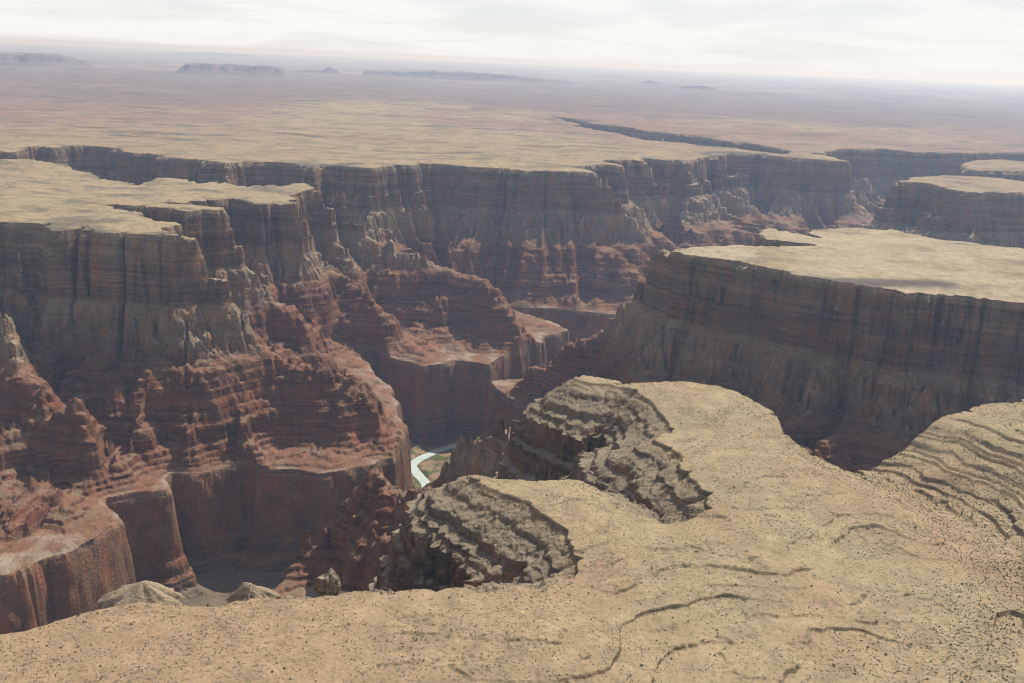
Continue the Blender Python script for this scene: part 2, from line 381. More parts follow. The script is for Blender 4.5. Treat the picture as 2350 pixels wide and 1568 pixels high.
    stp = np.interp(wrp, [0, 30, 33, 58, 62, 96, 100, 131, 134, 172, 176, 214, 217, 262, 266, 310, 313, 390], [0, 1, 4.2, 4.6, 7, 7.6, 11.6, 12, 13.8, 14.2, 17.6, 18, 19.8, 20.2, 23, 23.2, 24.8, 25])
    rmpw = 25 * np.clip(wrp / 350, 0, 1) ** .8
    stm = smooth(-.48, -.08, fbm(x / 130 + 21, y / 130, 2)) * (.45 + .55 * smooth(-.3, .15, fbm(x / 36 + 2, y / 36, 3)))
    left_rise = (rmpw * (1 - stm) + stp * stm) * smooth(0, 110, dd + 10 * perlin(x / 30, y / 30)) + 5 * fbm(x / 190 + 4.3, y / 190 + 1.6, 1) * smooth(40, 140, dd)
    right_rise = 58 * smooth(4, 185, dd + 18 * fbm(x / 70, y / 70, 3))
    hill = smooth(-12, 12, x - side)
    inmouth = smooth(500, 640, y) 
    base = base + near * rightw * ((left_rise - 24) * (1 - hill) + (right_rise - 24) * hill) * inmouth
    lmesa = smooth(3150, 3650, y) * (1 - smooth(3950, 4400, y)) * (1 - smooth(-700, -400, x)) * smooth(-2600, -1600, x)
    base = base - 44 * lmesa
    base = base + smooth(9000, 16000, r) * 30 * fbm(x / 2600, y / 2600, 5)
    step = np.where(near > 0.5, np.where(x > side, 6.4, 3.1), 4.8)
    rag = .12 * perlin(x / 37, y / 37) + .07 * perlin(x / 9, y / 9) + .04 * perlin(x / 4, y / 4)
    qq = base / step + rag + .35 * np.sin(base / step * 2.1 + 1.0)
    fl = np.floor(qq); fr = qq - fl
    led = 0.24 * fr + 0.76 * smooth(0.87, 0.955, fr)
    mk = smooth(-0.45, -0.05, fbm(x / 210 + 11, y / 210, 2)) * (.55 + .45 * smooth(-.25, .10, fbm(x / 110 + 3, y / 110, 2) + .15)) * np.where(near > .5, .45 + .55 * (x > side), 0.8)
    terr = step * (fl + led - rag - .35 * np.sin(base / step * 2.1 + 1.0))
    base = base * (1 - mk) + terr * mk
    base = base + 0.5 * fbm(x / 16, y / 16, 3)
    sh = np.maximum(-s2, 0)
    base = base - 5.0 * (1 - smooth(0, 70, sh)) * (s2 <= 0) - 5.0 * (s2 > 0)
    z = z + base * (1 - smooth(.05, .4, t))
    return z, t, s2, w2, g, led * 0 + mk

def strata_push(x, y, z, t, g):
    """hard beds stand out, soft beds are cut back: shift along the fall line"""
    kx, ky, wx, wy = sample((KGX, KGY, WGX, WGY), x, y)
    inner = (g > 0)
    dx = np.where(inner, -wx, kx); dy = np.where(inner, -wy, ky)
    n = np.maximum(np.hypot(dx, dy), 1e-3)
    zz = z + 6 * perlin(x / 260, y / 260)
    coco = smooth(.12, .16, t) * (1 - smooth(.30, .36, t)); red = smooth(0, 1, g) * (1 - smooth(18, 22, g))
    amp = np.where(np.hypot(x, y) < 1950, 2.1, 3.0) * smooth(0.0, 0.01, t) * (1 - 0.8 * np.maximum(coco, red)) * (1 - smooth(70, 100, g))
    p = amp * (perlin(zz / 7.3, x / 90) + 0.6 * perlin(zz / 3.1 + 40, y / 60) + 0.5 * perlin(zz / 19, x / 300 + 7))
    p = p + amp * 0.5 * perlin(x / 6 + z / 9, y / 6 - z / 11) + red * 5 * perlin(x / 40 + z / 60, y / 40) * 1.0 + coco * 8 * perlin(x / 14 + z / 22, y / 14 - z / 25)
    return x + dx / n * p, y + dy / n * p

# ------------------------------------------------------------------ ground mesh: a lattice that is finer where walls stand up
AZ0, AZ1, NAZ = math.radians(-36), math.radians(37), 580
rows = [430.0]
while rows[-1] < 9000: rows.append(rows[-1] * 1.0052)
while rows[-1] < 115000: rows.append(rows[-1] * 1.017)
rows = np.array(rows); NR = len(rows)
az = np.linspace(AZ0, AZ1, NAZ + 1)

def lat(iu, jv):
    """lattice coordinates (fractional) -> plan position"""
    a = AZ0 + (AZ1 - AZ0) * iu / NAZ
    j = np.clip(jv.astype(int), 0, NR - 2); f = jv - j
    r = rows[j] * (rows[j + 1] / rows[j]) ** f
    return r * np.sin(a), r * np.cos(a), r

IU, JV = np.meshgrid(np.arange(NAZ + 1, dtype=float), np.arange(NR, dtype=float))
x, y, r = lat(IU, JV)
z = terrain(x.ravel(), y.ravel())[0].reshape(x.shape)
# project to the picture only to learn how large each cell appears
fx_ = 984.0
def proj(x, y, z):
    zz = z - CAM_H
    d = y * fwd.y + zz * fwd.z
    return fx_ * (x * rt.x + y * rt.y + zz * rt.z) / d, fx_ * (x * up.x + y * up.y + zz * up.z) / d
px, py = proj(x, y, z)
dv = np.maximum(np.hypot(px[1:, :-1] - px[:-1, :-1], py[1:, :-1] - py[:-1, :-1]), np.hypot(px[1:, 1:] - px[:-1, 1:], py[1:, 1:] - py[:-1, 1:]))
du = np.maximum(np.abs(px[:-1, 1:] - px[:-1, :-1]), 0.65 * np.hypot(px[:-1, 1:] - px[:-1, :-1], py[:-1, 1:] - py[:-1, :-1]))
ang = np.arctan2(z - CAM_H, r)
run = np.maximum.accumulate(ang, axis=0)
c = lambda a: np.maximum(np.maximum(a[1:, 1:], a[1:, :-1]), np.maximum(a[:-1, 1:], a[:-1, :-1]))
vis = c(ang) > (np.minimum(np.minimum(run[:-1, :-1], run[:-1, 1:]), run[:-1, :-1]) - math.radians(0.25))
rise = (ang[1:, :-1] + ang[1:, 1:] - ang[:-1, :-1] - ang[:-1, 1:]) > 0
inframe = (c(px) > -540) & (c(-px) > -540) & (c(py) > -365)
fine = vis & inframe
kv = np.where(fine & (dv > 1.5), 2, 1)
kv = np.where(fine & (dv > 3.0), 4, kv)
kv = np.where(fine & rise & (dv > 6.5), 8, kv)
kv = np.where(fine & rise & (dv > 14), 16, kv)
ku = np.where(fine & (du > 1.5) & (dv > 0.7), 2, 1)
# grow the finer patches by one cell so their borders lie on calm ground
def grow(a):
    b = a.copy()
    b[1:] = np.maximum(b[1:], a[:-1]); b[:-1] = np.maximum(b[:-1], a[1:])
    return b
kv = np.maximum(kv, np.minimum(grow(kv), 4)); 
UM, VM = 2, 16
NK = (NAZ * UM + 1)
pos_l, key_l, face_l, cell_l = [], [], [], []
voff = 0
pad = lambda a, s0, s1: np.pad(a, 1, constant_values=1)[1 + s0: a.shape[0] + 1 + s0, 1 + s1: a.shape[1] + 1 + s1]
eb, et = np.minimum(ku, pad(ku, -1, 0)), np.minimum(ku, pad(ku, 1, 0))
el, er = np.minimum(kv, pad(kv, 0, -1)), np.minimum(kv, pad(kv, 0, 1))
attr = {'t': [], 'g': [], 's': []}
for a in (1, 2):
    for b in (1, 2, 4, 8, 16):
        jj, ii = np.nonzero((ku == a) & (kv == b))
        if not len(jj): continue
        uu = (np.arange(a + 1) / a)[None, None, :]; vv = (np.arange(b + 1) / b)[None, :, None]
        cu = np.broadcast_to(ii[:, None, None] + uu, (len(ii), b + 1, a + 1))
        cv = np.broadcast_to(jj[:, None, None] + vv, (len(ii), b + 1, a + 1))
        key = np.round(cv * VM).astype(np.int64) * NK + np.round(cu * UM).astype(np.int64)
        uq, inv = np.unique(key, return_inverse=True)
        qu, qv = (uq % NK) / UM, (uq // NK) / VM
        X, Y, _ = lat(qu, qv)
        Z, t, s2, w2, g, _ = terrain(X, Y)
        X, Y = strata_push(X, Y, Z, t, g)
        inv = inv.reshape(key.shape)
        Pn = np.stack([X, Y, Z], -1)[inv]
        # edges shared with a coarser neighbour follow its straight edge
        def snap(edge, k, lim):
            for lev in (1, 2, 4, 8):
                if lev >= k: continue
                m = lim == lev
                if not m.any(): continue
                e = edge[m]; st = k // lev
                for q in range(k + 1):
                    if q % st == 0: continue
                    lo = q // st * st; f = (q - lo) / st
                    e[:, q] = edge[m][:, lo] * (1 - f) + edge[m][:, lo + st] * f
                edge[m] = e
            return edge
        Pn[:, 0, :] = snap(Pn[:, 0, :].copy(), a, eb[jj, ii]); Pn[:, b, :] = snap(Pn[:, b, :].copy(), a, et[jj, ii])
        Pn[:, :, 0] = snap(Pn[:, :, 0].copy(), b, el[jj, ii]); Pn[:, :, a] = snap(Pn[:, :, a].copy(), b, er[jj, ii])
        n = len(ii)
        pos_l.append(Pn.reshape(-1, 3)); key_l.append(key.reshape(-1))
        for nm, val in (('t', t), ('g', g), ('s', s2)): attr[nm].append(val[inv].reshape(-1))
        base = voff + np.arange(n)[:, None, None] * ((a + 1) * (b + 1))
        q, p = np.meshgrid(np.arange(b), np.arange(a), indexing='ij')
        i0 = (q * (a + 1) + p)[None]
        f = np.stack([base + i0, base + i0 + 1, base + i0 + a + 2, base + i0 + a + 1], -1).reshape(-1, 4)
        face_l.append(f)
        voff += n * (a + 1) * (b + 1)
pos = np.concatenate(pos_l); key = np.concatenate(key_l); faces = np.concatenate(face_l)
T_, G_, S_ = (np.concatenate(attr[k_]) for k_ in ('t', 'g', 's'))
_, first, inv = np.unique(key, return_index=True, return_inverse=True)
inv = inv.reshape(-1)
pos, T_, G_, S_ = pos[first], T_[first], G_[first], S_[first]
faces = inv[faces].astype(np.int32)
print('ground: %d vertices, %d quads' % (len(pos), len(faces)))

# smooth normals for the whole ground, so that the pieces join without a seam
a_, b_, c_, d_ = (pos[faces[:, i]] for i in range(4))
fn = np.cross(c_ - a_, d_ - b_)
vn = np.zeros_like(pos)
for i in range(4):
    for ax in range(3):
        vn[:, ax] += np.bincount(faces[:, i], weights=fn[:, ax], minlength=len(pos))
vn /= np.maximum(np.linalg.norm(vn, axis=1), 1e-9)[:, None]

# soil colour of every spot (the ground's own colour)
def lerp(a, b, t): return a * (1 - t)[:, None] + b * t[:, None]
def soil_colour(P, T, G, S):
    x, y, z = P.T
    r = np.hypot(x, y)
    C = lambda *v: np.broadcast_to(np.array(v, float), (len(x), 3))
    cream, sand, pink = C(.350, .276, .168), C(.355, .264, .160), C(.348, .238, .148)
    n1 = fbm(x / 210, y / 210, 4); n2 = fbm(x / 900 + 4, y / 900, 4); n3 = fbm(x / 60 + 9, y / 60, 4)
    col = lerp(cream, sand, smooth(-.3, .4, n1))
    near = 1 - smooth(1500, 2000, r)
    col = lerp(col, pink, near * smooth(250, -350, x + 0.35 * (y - 800) + 160 * n1) * 0.85)
    col = lerp(col, pink, near * smooth(.15, .5, n1 + .3 * n3) * .5)
    # the open desert: pale by the rim, pink and red further out, then dark scrub and shale
    rim = smooth(4800, 8200, r + 1400 * n2)
    n4 = fbm(x / 2600, y / 2600 + 3, 5); n5 = fbm(x / 700, y / 700, 4)
    col = lerp(col, C(.29, .185, .135), rim * smooth(-.45, .1, n4 + .35 * n5))
    col = lerp(col, C(.37, .29, .20), rim * smooth(.1, .5, n5) * .5)
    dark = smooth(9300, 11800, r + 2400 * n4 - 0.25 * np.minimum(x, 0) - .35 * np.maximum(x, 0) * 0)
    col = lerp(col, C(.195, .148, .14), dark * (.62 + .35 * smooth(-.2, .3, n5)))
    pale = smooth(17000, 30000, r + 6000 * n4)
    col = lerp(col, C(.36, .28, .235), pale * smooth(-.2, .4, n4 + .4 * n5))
    scrub = (r > 2200) * (S <= 0)
    col = lerp(col, C(.15, .13, .10), scrub * smooth(-.10, .36, fbm(x / 230, y / 130 + 2, 6, .65)) * np.where((x < -300) & (y < 4400), .78, .6))
    col = lerp(col, C(.11, .10, .085), scrub * smooth(.20, .42, fbm(x / 900 + 5, y / 260, 6, .64)) * .8)
    wash = smooth(.80, .97, ridged(x / 330 + 2, y / 330, 4, .55))
    col = lerp(col, C(.14, .125, .09), scrub * (r < 9000) * wash * .7)
    col = lerp(col, C(.42, .34, .23), ((x > 300) & (y < 4200) & (y > 1900)) * (S <= 0) * .85 * smooth(-.35, .1, n1))
    # slopes of broken rock in the canyon
    red, buff, olive = C(.27, .140, .085), C(.34, .27, .19), C(.22, .175, .115)
    m = smooth(-.2, .3, n3)
    tal = lerp(buff * .95, red * .85, smooth(.26, .43, T))
    tal = lerp(tal, C(.27, .215, .145), near * (T < .2))
    tal = lerp(tal, olive, (.55 - .3 * near) * smooth(-.05, .35, fbm(x / 85 + 5, y / 85, 4)))
    tal = lerp(tal, C(.36, .29, .225), smooth(.955, .99, T) * (G < 8) * .75 * smooth(-.25, .3, fbm(x / 70 + 3, y / 70, 3)))
    col = lerp(col, tal, (S > 0) * smooth(0, .05, T))
    flo = lerp(C(.30, .215, .14), C(.095, .115, .04), smooth(-.15, .25, fbm(x / 45, y / 45, 4)) * smooth(2700, 2950, y))
    col = lerp(col, flo, smooth(54, 66, G) * smooth(150, 60, sample((RV,), x, y)[0]) )
    col = lerp(col, C(.20, .155, .11), smooth(54, 66, G) * smooth(60, 150, sample((RV,), x, y)[0]))
    return np.clip(col, 0, 1)
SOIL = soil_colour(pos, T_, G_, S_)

# ------------------------------------------------------------------ materials
class Nodes:
    def __init__(self, name):
        self.m = bpy.data.materials.new(name); self.m.use_nodes = True
        self.t = self.m.node_tree; self.t.nodes.clear()
        self.out = self.t.nodes.new('ShaderNodeOutputMaterial')
    def new(self, kind, **kw):
        n = self.t.nodes.new(kind)
        for k_, v in kw.items(): setattr(n, k_, v)
        return n
    def put(self, sock, v):
        if hasattr(v, 'is_linked'): self.t.links.new(v, sock)
        else: sock.default_value = v
    def math(self, op, a, b=None, c=None):
        n = self.new('ShaderNodeMath', operation=op)
        for i, v in enumerate((a, b, c)):
            if v is not None: self.put(n.inputs[i], v)
        return n.outputs[0]
    def rng(self, v, a, b, c=0.0, d=1.0):
        n = self.new('ShaderNodeMapRange')
        self.put(n.inputs['Value'], v)
        for k_, q in zip(('From Min', 'From Max', 'To Min', 'To Max'), (a, b, c, d)): n.inputs[k_].default_value = q
        return n.outputs[0]
    def mix(self, f, a, b, blend='MIX'):
        n = self.new('ShaderNodeMix', data_type='RGBA', blend_type=blend)
        self.put(n.inputs['Factor'], f); self.put(n.inputs['A'], a); self.put(n.inputs['B'], b)
        return n.outputs['Result']
    def noise(self, vec, scale, detail=4.0, rough=0.55, stretch=None, shift=(0, 0, 0)):
        if stretch:
            mp = self.new('ShaderNodeMapping'); mp.inputs['Scale'].default_value = stretch; mp.inputs['Location'].default_value = shift
            self.put(mp.inputs['Vector'], vec); vec = mp.outputs[0]
        n = self.new('ShaderNodeTexNoise')
        self.put(n.inputs['Vector'], vec)
        n.inputs['Scale'].default_value = scale; n.inputs['Detail'].default_value = detail; n.inputs['Roughness'].default_value = rough
        return n.outputs['Fac']
    def ramp(self, v, stops, interp='LINEAR'):
        n = self.new('ShaderNodeValToRGB'); self.put(n.inputs[0], v)
        cr = n.color_ramp; cr.interpolation = interp
        while len(cr.elements) < len(stops): cr.elements.new(0.5)
        for e, (p, col) in zip(cr.elements, stops): e.position = p; e.color = (*col, 1)
        return n.outputs[0]
    def bump(self, h, dist, strength=1.0, normal=None):
        n = self.new('ShaderNodeBump'); n.inputs['Distance'].default_value = dist; n.inputs['Strength'].default_value = strength
        self.put(n.inputs['Height'], h)
        if normal is not None: self.put(n.inputs['Normal'], normal)
        return n.outputs[0]
    def bsdf(self, col, rough=0.95, normal=None, spec=0.1):
        n = self.new('ShaderNodeBsdfPrincipled')
        self.put(n.inputs['Base Color'], col); self.put(n.inputs['Roughness'], rough)
        n.inputs['Specular IOR Level'].default_value = spec
        if normal is not None: self.put(n.inputs['Normal'], normal)
        self.t.links.new(n.outputs[0], self.out.inputs['Surface'])
        return self.m

STRATA = [(-900, (.17, .13, .095)), (-868, (.17, .125, .09)), (-855, (.14, .095, .07)), (-800, (.17, .108, .077)), (-770, (.20, .112, .075)),
          (-700, (.22, .125, .083)), (-640, (.24, .142, .095)), (-605, (.22, .132, .09)), (-592, (.27, .19, .138)), (-581, (.25, .172, .122)),
          (-572, (.21, .108, .070)), (-530, (.18, .088, .057)), (-500, (.22, .118, .075)), (-470, (.17, .082, .054)), (-430, (.21, .108, .068)),
          (-395, (.17, .083, .055)), (-350, (.195, .103, .068)), (-325, (.20, .128, .09)), (-300, (.245, .185, .137)), (-250, (.28, .222, .168)),
          (-205, (.25, .19, .142)), (-188, (.165, .115, .085)), (-140, (.21, .142, .10)), (-110, (.16, .112, .083)), (-70, (.22, .16, .113)),
          (-40, (.185, .137, .10)), (-12, (.25, .20, .142)), (20, (.30, .245, .175))]
def ground_material(name):
    N = Nodes(name)
    P = N.new('ShaderNodeNewGeometry')
    pos_, nor = P.outputs['Position'], P.outputs['Normal']
    sp = N.new('ShaderNodeSeparateXYZ'); N.put(sp.inputs[0], pos_)
    sn = N.new('ShaderNodeSeparateXYZ'); N.put(sn.inputs[0], nor)
    at = N.new('ShaderNodeAttribute', attribute_name='soil')
    soil = at.outputs['Color']
    wob = N.noise(pos_, 0.006, 3)
    zz = N.math('ADD', sp.outputs[2], N.rng(wob, 0.3, 0.7, -9, 9))
    rock = N.ramp(N.rng(zz, -900, 20), [((z_ + 900) / 920, (c_[0] * 1.12, c_[1] * 1.06, c_[2] * .93)) for z_, c_ in STRATA])
    bands = N.noise(pos_, 1.0, 5, 0.6, stretch=(.0025, .0025, .11))
    thin = N.noise(pos_, 1.0, 3, 0.6, stretch=(.006, .006, .42))
    streak = N.noise(pos_, 1.0, 6, 0.6, stretch=(.030, .030, .0045))
    blot = N.noise(pos_, 0.014, 5, 0.6)
    fine = N.noise(pos_, 0.16, 6, 0.65)
    def mul(col, fac, lo, hi, a=0.3, b=0.7):
        v = N.rng(fac, a, b, lo, hi)
        cx = N.new('ShaderNodeCombineColor')
        for i in range(3): N.put(cx.inputs[i], v)
        return N.mix(1.0, col, cx.outputs[0], 'MULTIPLY')
    # massive beds (sandstone and the sheer limestone) show little bedding
    bed = N.ramp(N.rng(zz, -900, 20), [((z_ + 900) / 920, (v_,) * 3) for z_, v_ in ((-900, .9), (-800, .9), (-770, .25), (-600, .2), (-585, 1.), (-345, .9), (-320, .3), (-205, .3), (-190, .95), (0, .9))])
    bn = N.math('ADD', .5, N.math('MULTIPLY', N.math('SUBTRACT', bands, .5), bed))
    tn = N.math('ADD', .5, N.math('MULTIPLY', N.math('SUBTRACT', thin, .5), bed))
    rock = mul(rock, bn, .56, 1.42)
    rock = mul(rock, tn, .66, 1.30)
    rock = mul(rock, fine, .66, 1.34)
    rock = mul(rock, streak, .74, 1.26)
    rock = mul(rock, blot, .70, 1.3)
    tint = N.noise(pos_, .022, 4, .6, stretch=(1, 1, .5), shift=(40, 3, 9))
    rock = N.mix(N.rng(tint, .50, .64, 0, .75), rock, N.mix(1.0, rock, (1.35, .95, .70, 1), 'MULTIPLY'))
    rock = N.mix(N.rng(tint, .48, .36, 0, .7), rock, N.mix(1.0, rock, (.86, .96, 1.02, 1), 'MULTIPLY'))
    varn = N.math('MULTIPLY', N.rng(streak, .50, .66), N.rng(blot, .40, .62))
    rock = N.mix(N.math('MULTIPLY', varn, .6), rock, (.085, .058, .046, 1))
    pale = N.math('MULTIPLY', N.rng(streak, .48, .32), N.rng(blot, .50, .68))
    rock = N.mix(N.math('MULTIPLY', pale, .5), rock, (.40, .28, .20, 1))
    # loose ground where the slope lets it lie
    soil2 = mul(soil, fine, .86, 1.14)
    soil2 = mul(soil2, N.noise(pos_, .035, 6, .62), .80, 1.2)
    grit = N.noise(pos_, .42, 3, .7)
    soil2 = mul(soil2, grit, .86, 1.14)
    # scrub too small to be seen singly
    vor = N.new('ShaderNodeTexVoronoi'); N.put(vor.inputs['Vector'], pos_); vor.inputs['Scale'].default_value = .17
    dots = N.math('MULTIPLY', N.rng(vor.outputs['Distance'], .40, .22), N.rng(N.noise(pos_, .009, 5, .6), .42, .60))
    soil2 = N.mix(N.math('MULTIPLY', dots, .62), soil2, (.085, .085, .055, 1))
    flat = N.rng(N.math('ADD', sn.outputs[2], N.rng(fine, .3, .7, -.10, .10)), .62, .80)
    col = N.mix(flat, rock, soil2)
    rk = N.math('SUBTRACT', 1.0, N.math('MULTIPLY', flat, .75))
    h1 = N.bump(N.math('MULTIPLY', rk, N.math('ADD', fine, N.math('MULTIPLY', tn, .8))), 6.0, 0.9)
    h2 = N.bump(grit, .7, 0.6, h1)
    nm = N.new('ShaderNodeMix', data_type='VECTOR')
    return N.bsdf(col, .95, h2, .05)
MAT_GROUND = ground_material('canyon_rock_and_soil')

# ------------------------------------------------------------------ scene objects
def tag(o, label=None, cat=None, group=None, kind=None):
    if label: o['label'] = label
    if cat: o['category'] = cat
    if group: o['group'] = group
    if kind: o['kind'] = kind
    return o
def link(name, data, parent=None, mat=None):
    o = bpy.data.objects.new(name, data); COL.objects.link(o)
    if parent is not None: o.parent = parent
    if mat is not None and data is not None and not data.materials: data.materials.append(mat)
    return o
def quick_mesh(name, co, fc, smooth_=True, colour=None, normals=None):
    me = bpy.data.meshes.new(name)
    nside = fc.shape[1]
    me.vertices.add(len(co)); me.vertices.foreach_set('co', np.asarray(co, F32).ravel())
    me.loops.add(fc.size); me.loops.foreach_set('vertex_index', fc.astype(np.int32).ravel())
    me.polygons.add(len(fc)); me.polygons.foreach_set('loop_start', np.arange(0, fc.size, nside, dtype=np.int32))
    me.update(calc_edges=True)
    me.polygons.foreach_set('use_smooth', np.full(len(fc), smooth_))
    if colour is not None:
        at = me.attributes.new('soil', 'FLOAT_COLOR', 'POINT')
        at.data.foreach_set('color', np.concatenate([colour, np.ones((len(co), 1))], 1).astype(F32).ravel())
    if normals is not None:
        me.normals_split_custom_set_from_vertices(normals.astype(F32))
    return me

cen = pos[faces].mean(1)
fT = T_[faces].mean(1); fG = G_[faces].mean(1); fS = S_[faces].mean(1)
ri = np.clip(((cen[:, 0] - RX0) / DX + .5).astype(int), 0, RNX - 1); rj = np.clip(((cen[:, 1] - RY0) / DX + .5).astype(int), 0, RNY - 1)
reg = RID[rj, ri].astype(int)
outr = (np.abs(cen[:, 0]) > 5300) | (cen[:, 1] > 12800)
reg[outr & (cen[:, 1] > 4500)] = 5
reg[outr & (cen[:, 1] <= 4500)] = np.where(cen[outr & (cen[:, 1] <= 4500), 0] < 0, 1, 2)
cls = np.where(fS <= 0, 0, np.where(fG > 62, 4, np.where(fG > 0, 3, np.where(fT < .42, 1, 2))))
rc = np.hypot(cen[:, 0], cen[:, 1])
REGIONS = [('near_plateau', 'tan scrub-dotted plateau in the foreground with its canyon spurs'),
           ('left_mesa', 'stepped flat-topped plateau with red ledges left of the gorge'),
           ('right_mesa', 'pale flat-topped mesa with dark cliffs right of the gorge'),
           ('tributary_mesa', 'small hazy mesa with rocky slope near the right edge, beyond the pale mesa'),
           ('back_mesa', 'farthest small mesa at the right edge under the far rim'),
           ('far_plateau', 'long far canyon rim with shadowed blue cliffs below the desert')]
PARTS = {0: 'plateau_top', 1: 'rim_cliff', 2: 'red_slope', 3: 'inner_cliff'}
def submesh(sel, name):
    f = faces[sel]
    used, inv_ = np.unique(f, return_inverse=True)
    return quick_mesh(name, pos[used], inv_.reshape(-1, 4), True, SOIL[used], vn[used])
for k_, (nm, lab) in enumerate(REGIONS):
    root = link(nm, None)
    tag(root, lab, kind='structure')
    for c_id, part in PARTS.items():
        sel = (reg == k_) & (cls == c_id)
        if k_ == 5 and c_id == 0: sel &= rc < 9000
        if sel.sum() < 4: continue
        link(part, submesh(sel, part), root, MAT_GROUND)
tag(link('canyon_floor', submesh(cls == 4, 'canyon_floor'), None, MAT_GROUND), 'scrubby canyon floor beside the turquoise stream', kind='structure')
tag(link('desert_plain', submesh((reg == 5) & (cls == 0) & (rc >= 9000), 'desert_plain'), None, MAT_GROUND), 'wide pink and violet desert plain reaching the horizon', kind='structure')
# the land behind and beside the camera
aa = np.linspace(AZ1, AZ0 + 2 * math.pi, 73); rr = np.concatenate([[0.0], np.geomspace(430, rows[-1], 24)])
A2, R2_ = np.meshgrid(aa, rr)
co = np.stack([R2_ * np.sin(A2), R2_ * np.cos(A2), np.full(A2.shape, -6.0)], -1).reshape(-1, 3)
q, p = np.meshgrid(np.arange(len(rr) - 1), np.arange(72), indexing='ij')
i0 = (q * 73 + p).ravel()
fc = np.stack([i0, i0 + 1, i0 + 74, i0 + 73], -1)
zz_ = np.zeros(len(co))
tag(link('surrounding_plain', quick_mesh('surrounding_plain', co, fc, True, soil_colour(co, zz_, zz_, zz_ - 1)), None, MAT_GROUND), 'sandy plateau around and behind the viewpoint', kind='structure')
a3 = np.linspace(AZ0, AZ1, 21)
co = np.concatenate([[[0, 0, -6.0]], np.stack([rows[0] * 1.01 * np.sin(a3), rows[0] * 1.01 * np.cos(a3), np.full(21, -7.0)], -1)])
fc = np.stack([np.zeros(20, int), np.arange(2, 22), np.arange(1, 21)], -1)
tag(link('plain_underfoot', quick_mesh('plain_underfoot', co, fc, True, soil_colour(co, np.zeros(22), np.zeros(22), -np.ones(22))), None, MAT_GROUND), 'sandy plateau below the viewpoint', kind='structure')

# ------------------------------------------------------------------ the stream
def strip(pts, width, zlev, wob=3.0):
    P_ = np.array(pts, float)
    seg = np.hypot(*np.diff(P_, axis=0).T); s_ = np.concatenate([[0], np.cumsum(seg)])
    n = 90; ss = np.linspace(0, s_[-1], n)
    cx = np.interp(ss, s_, P_[:, 0]); cy = np.interp(ss, s_, P_[:, 1])
    for _ in range(30):
        cx[1:-1] = (cx[:-2] + 2 * cx[1:-1] + cx[2:]) / 4; cy[1:-1] = (cy[:-2] + 2 * cy[1:-1] + cy[2:]) / 4
    tx, ty = np.gradient(cx), np.gradient(cy); l = np.hypot(tx, ty); nx, ny = -ty / l, tx / l
    wl_ = width + wob * perlin(ss / 40, ss * 0 + 3.3); wr_ = width + wob * perlin(ss / 33, ss * 0 + 8.1)
    cols = []
    for f in (-1, -.5, 0, .5, 1):
        w_ = np.where(f < 0, wl_, wr_) * f
        cols.append(np.stack([cx + nx * w_, cy + ny * w_, np.full(n, zlev)], -1))
    co = np.stack(cols, 1).reshape(-1, 3)
    q, p = np.meshgrid(np.arange(n - 1), np.arange(4), indexing='ij'); i0 = (q * 5 + p).ravel()
    return co, np.stack([i0, i0 + 5, i0 + 6, i0 + 1], -1)
co, fc = strip(RIVER, 17.0, -885.2)
N = Nodes('milky_turquoise_water')
P = N.new('ShaderNodeNewGeometry')
wc = N.mix(N.rng(N.noise(P.outputs['Position'], .05, 4), .35, .65), (.50, .65, .61, 1), (.64, .73, .69, 1))
MAT_WATER = N.bsdf(wc, .25, N.bump(N.noise(P.outputs['Position'], .8, 3), .25, .4), .4)
tag(link('river', quick_mesh('river', co, fc), None, MAT_WATER), 'milky turquoise stream winding along the gorge floor', kind='structure')

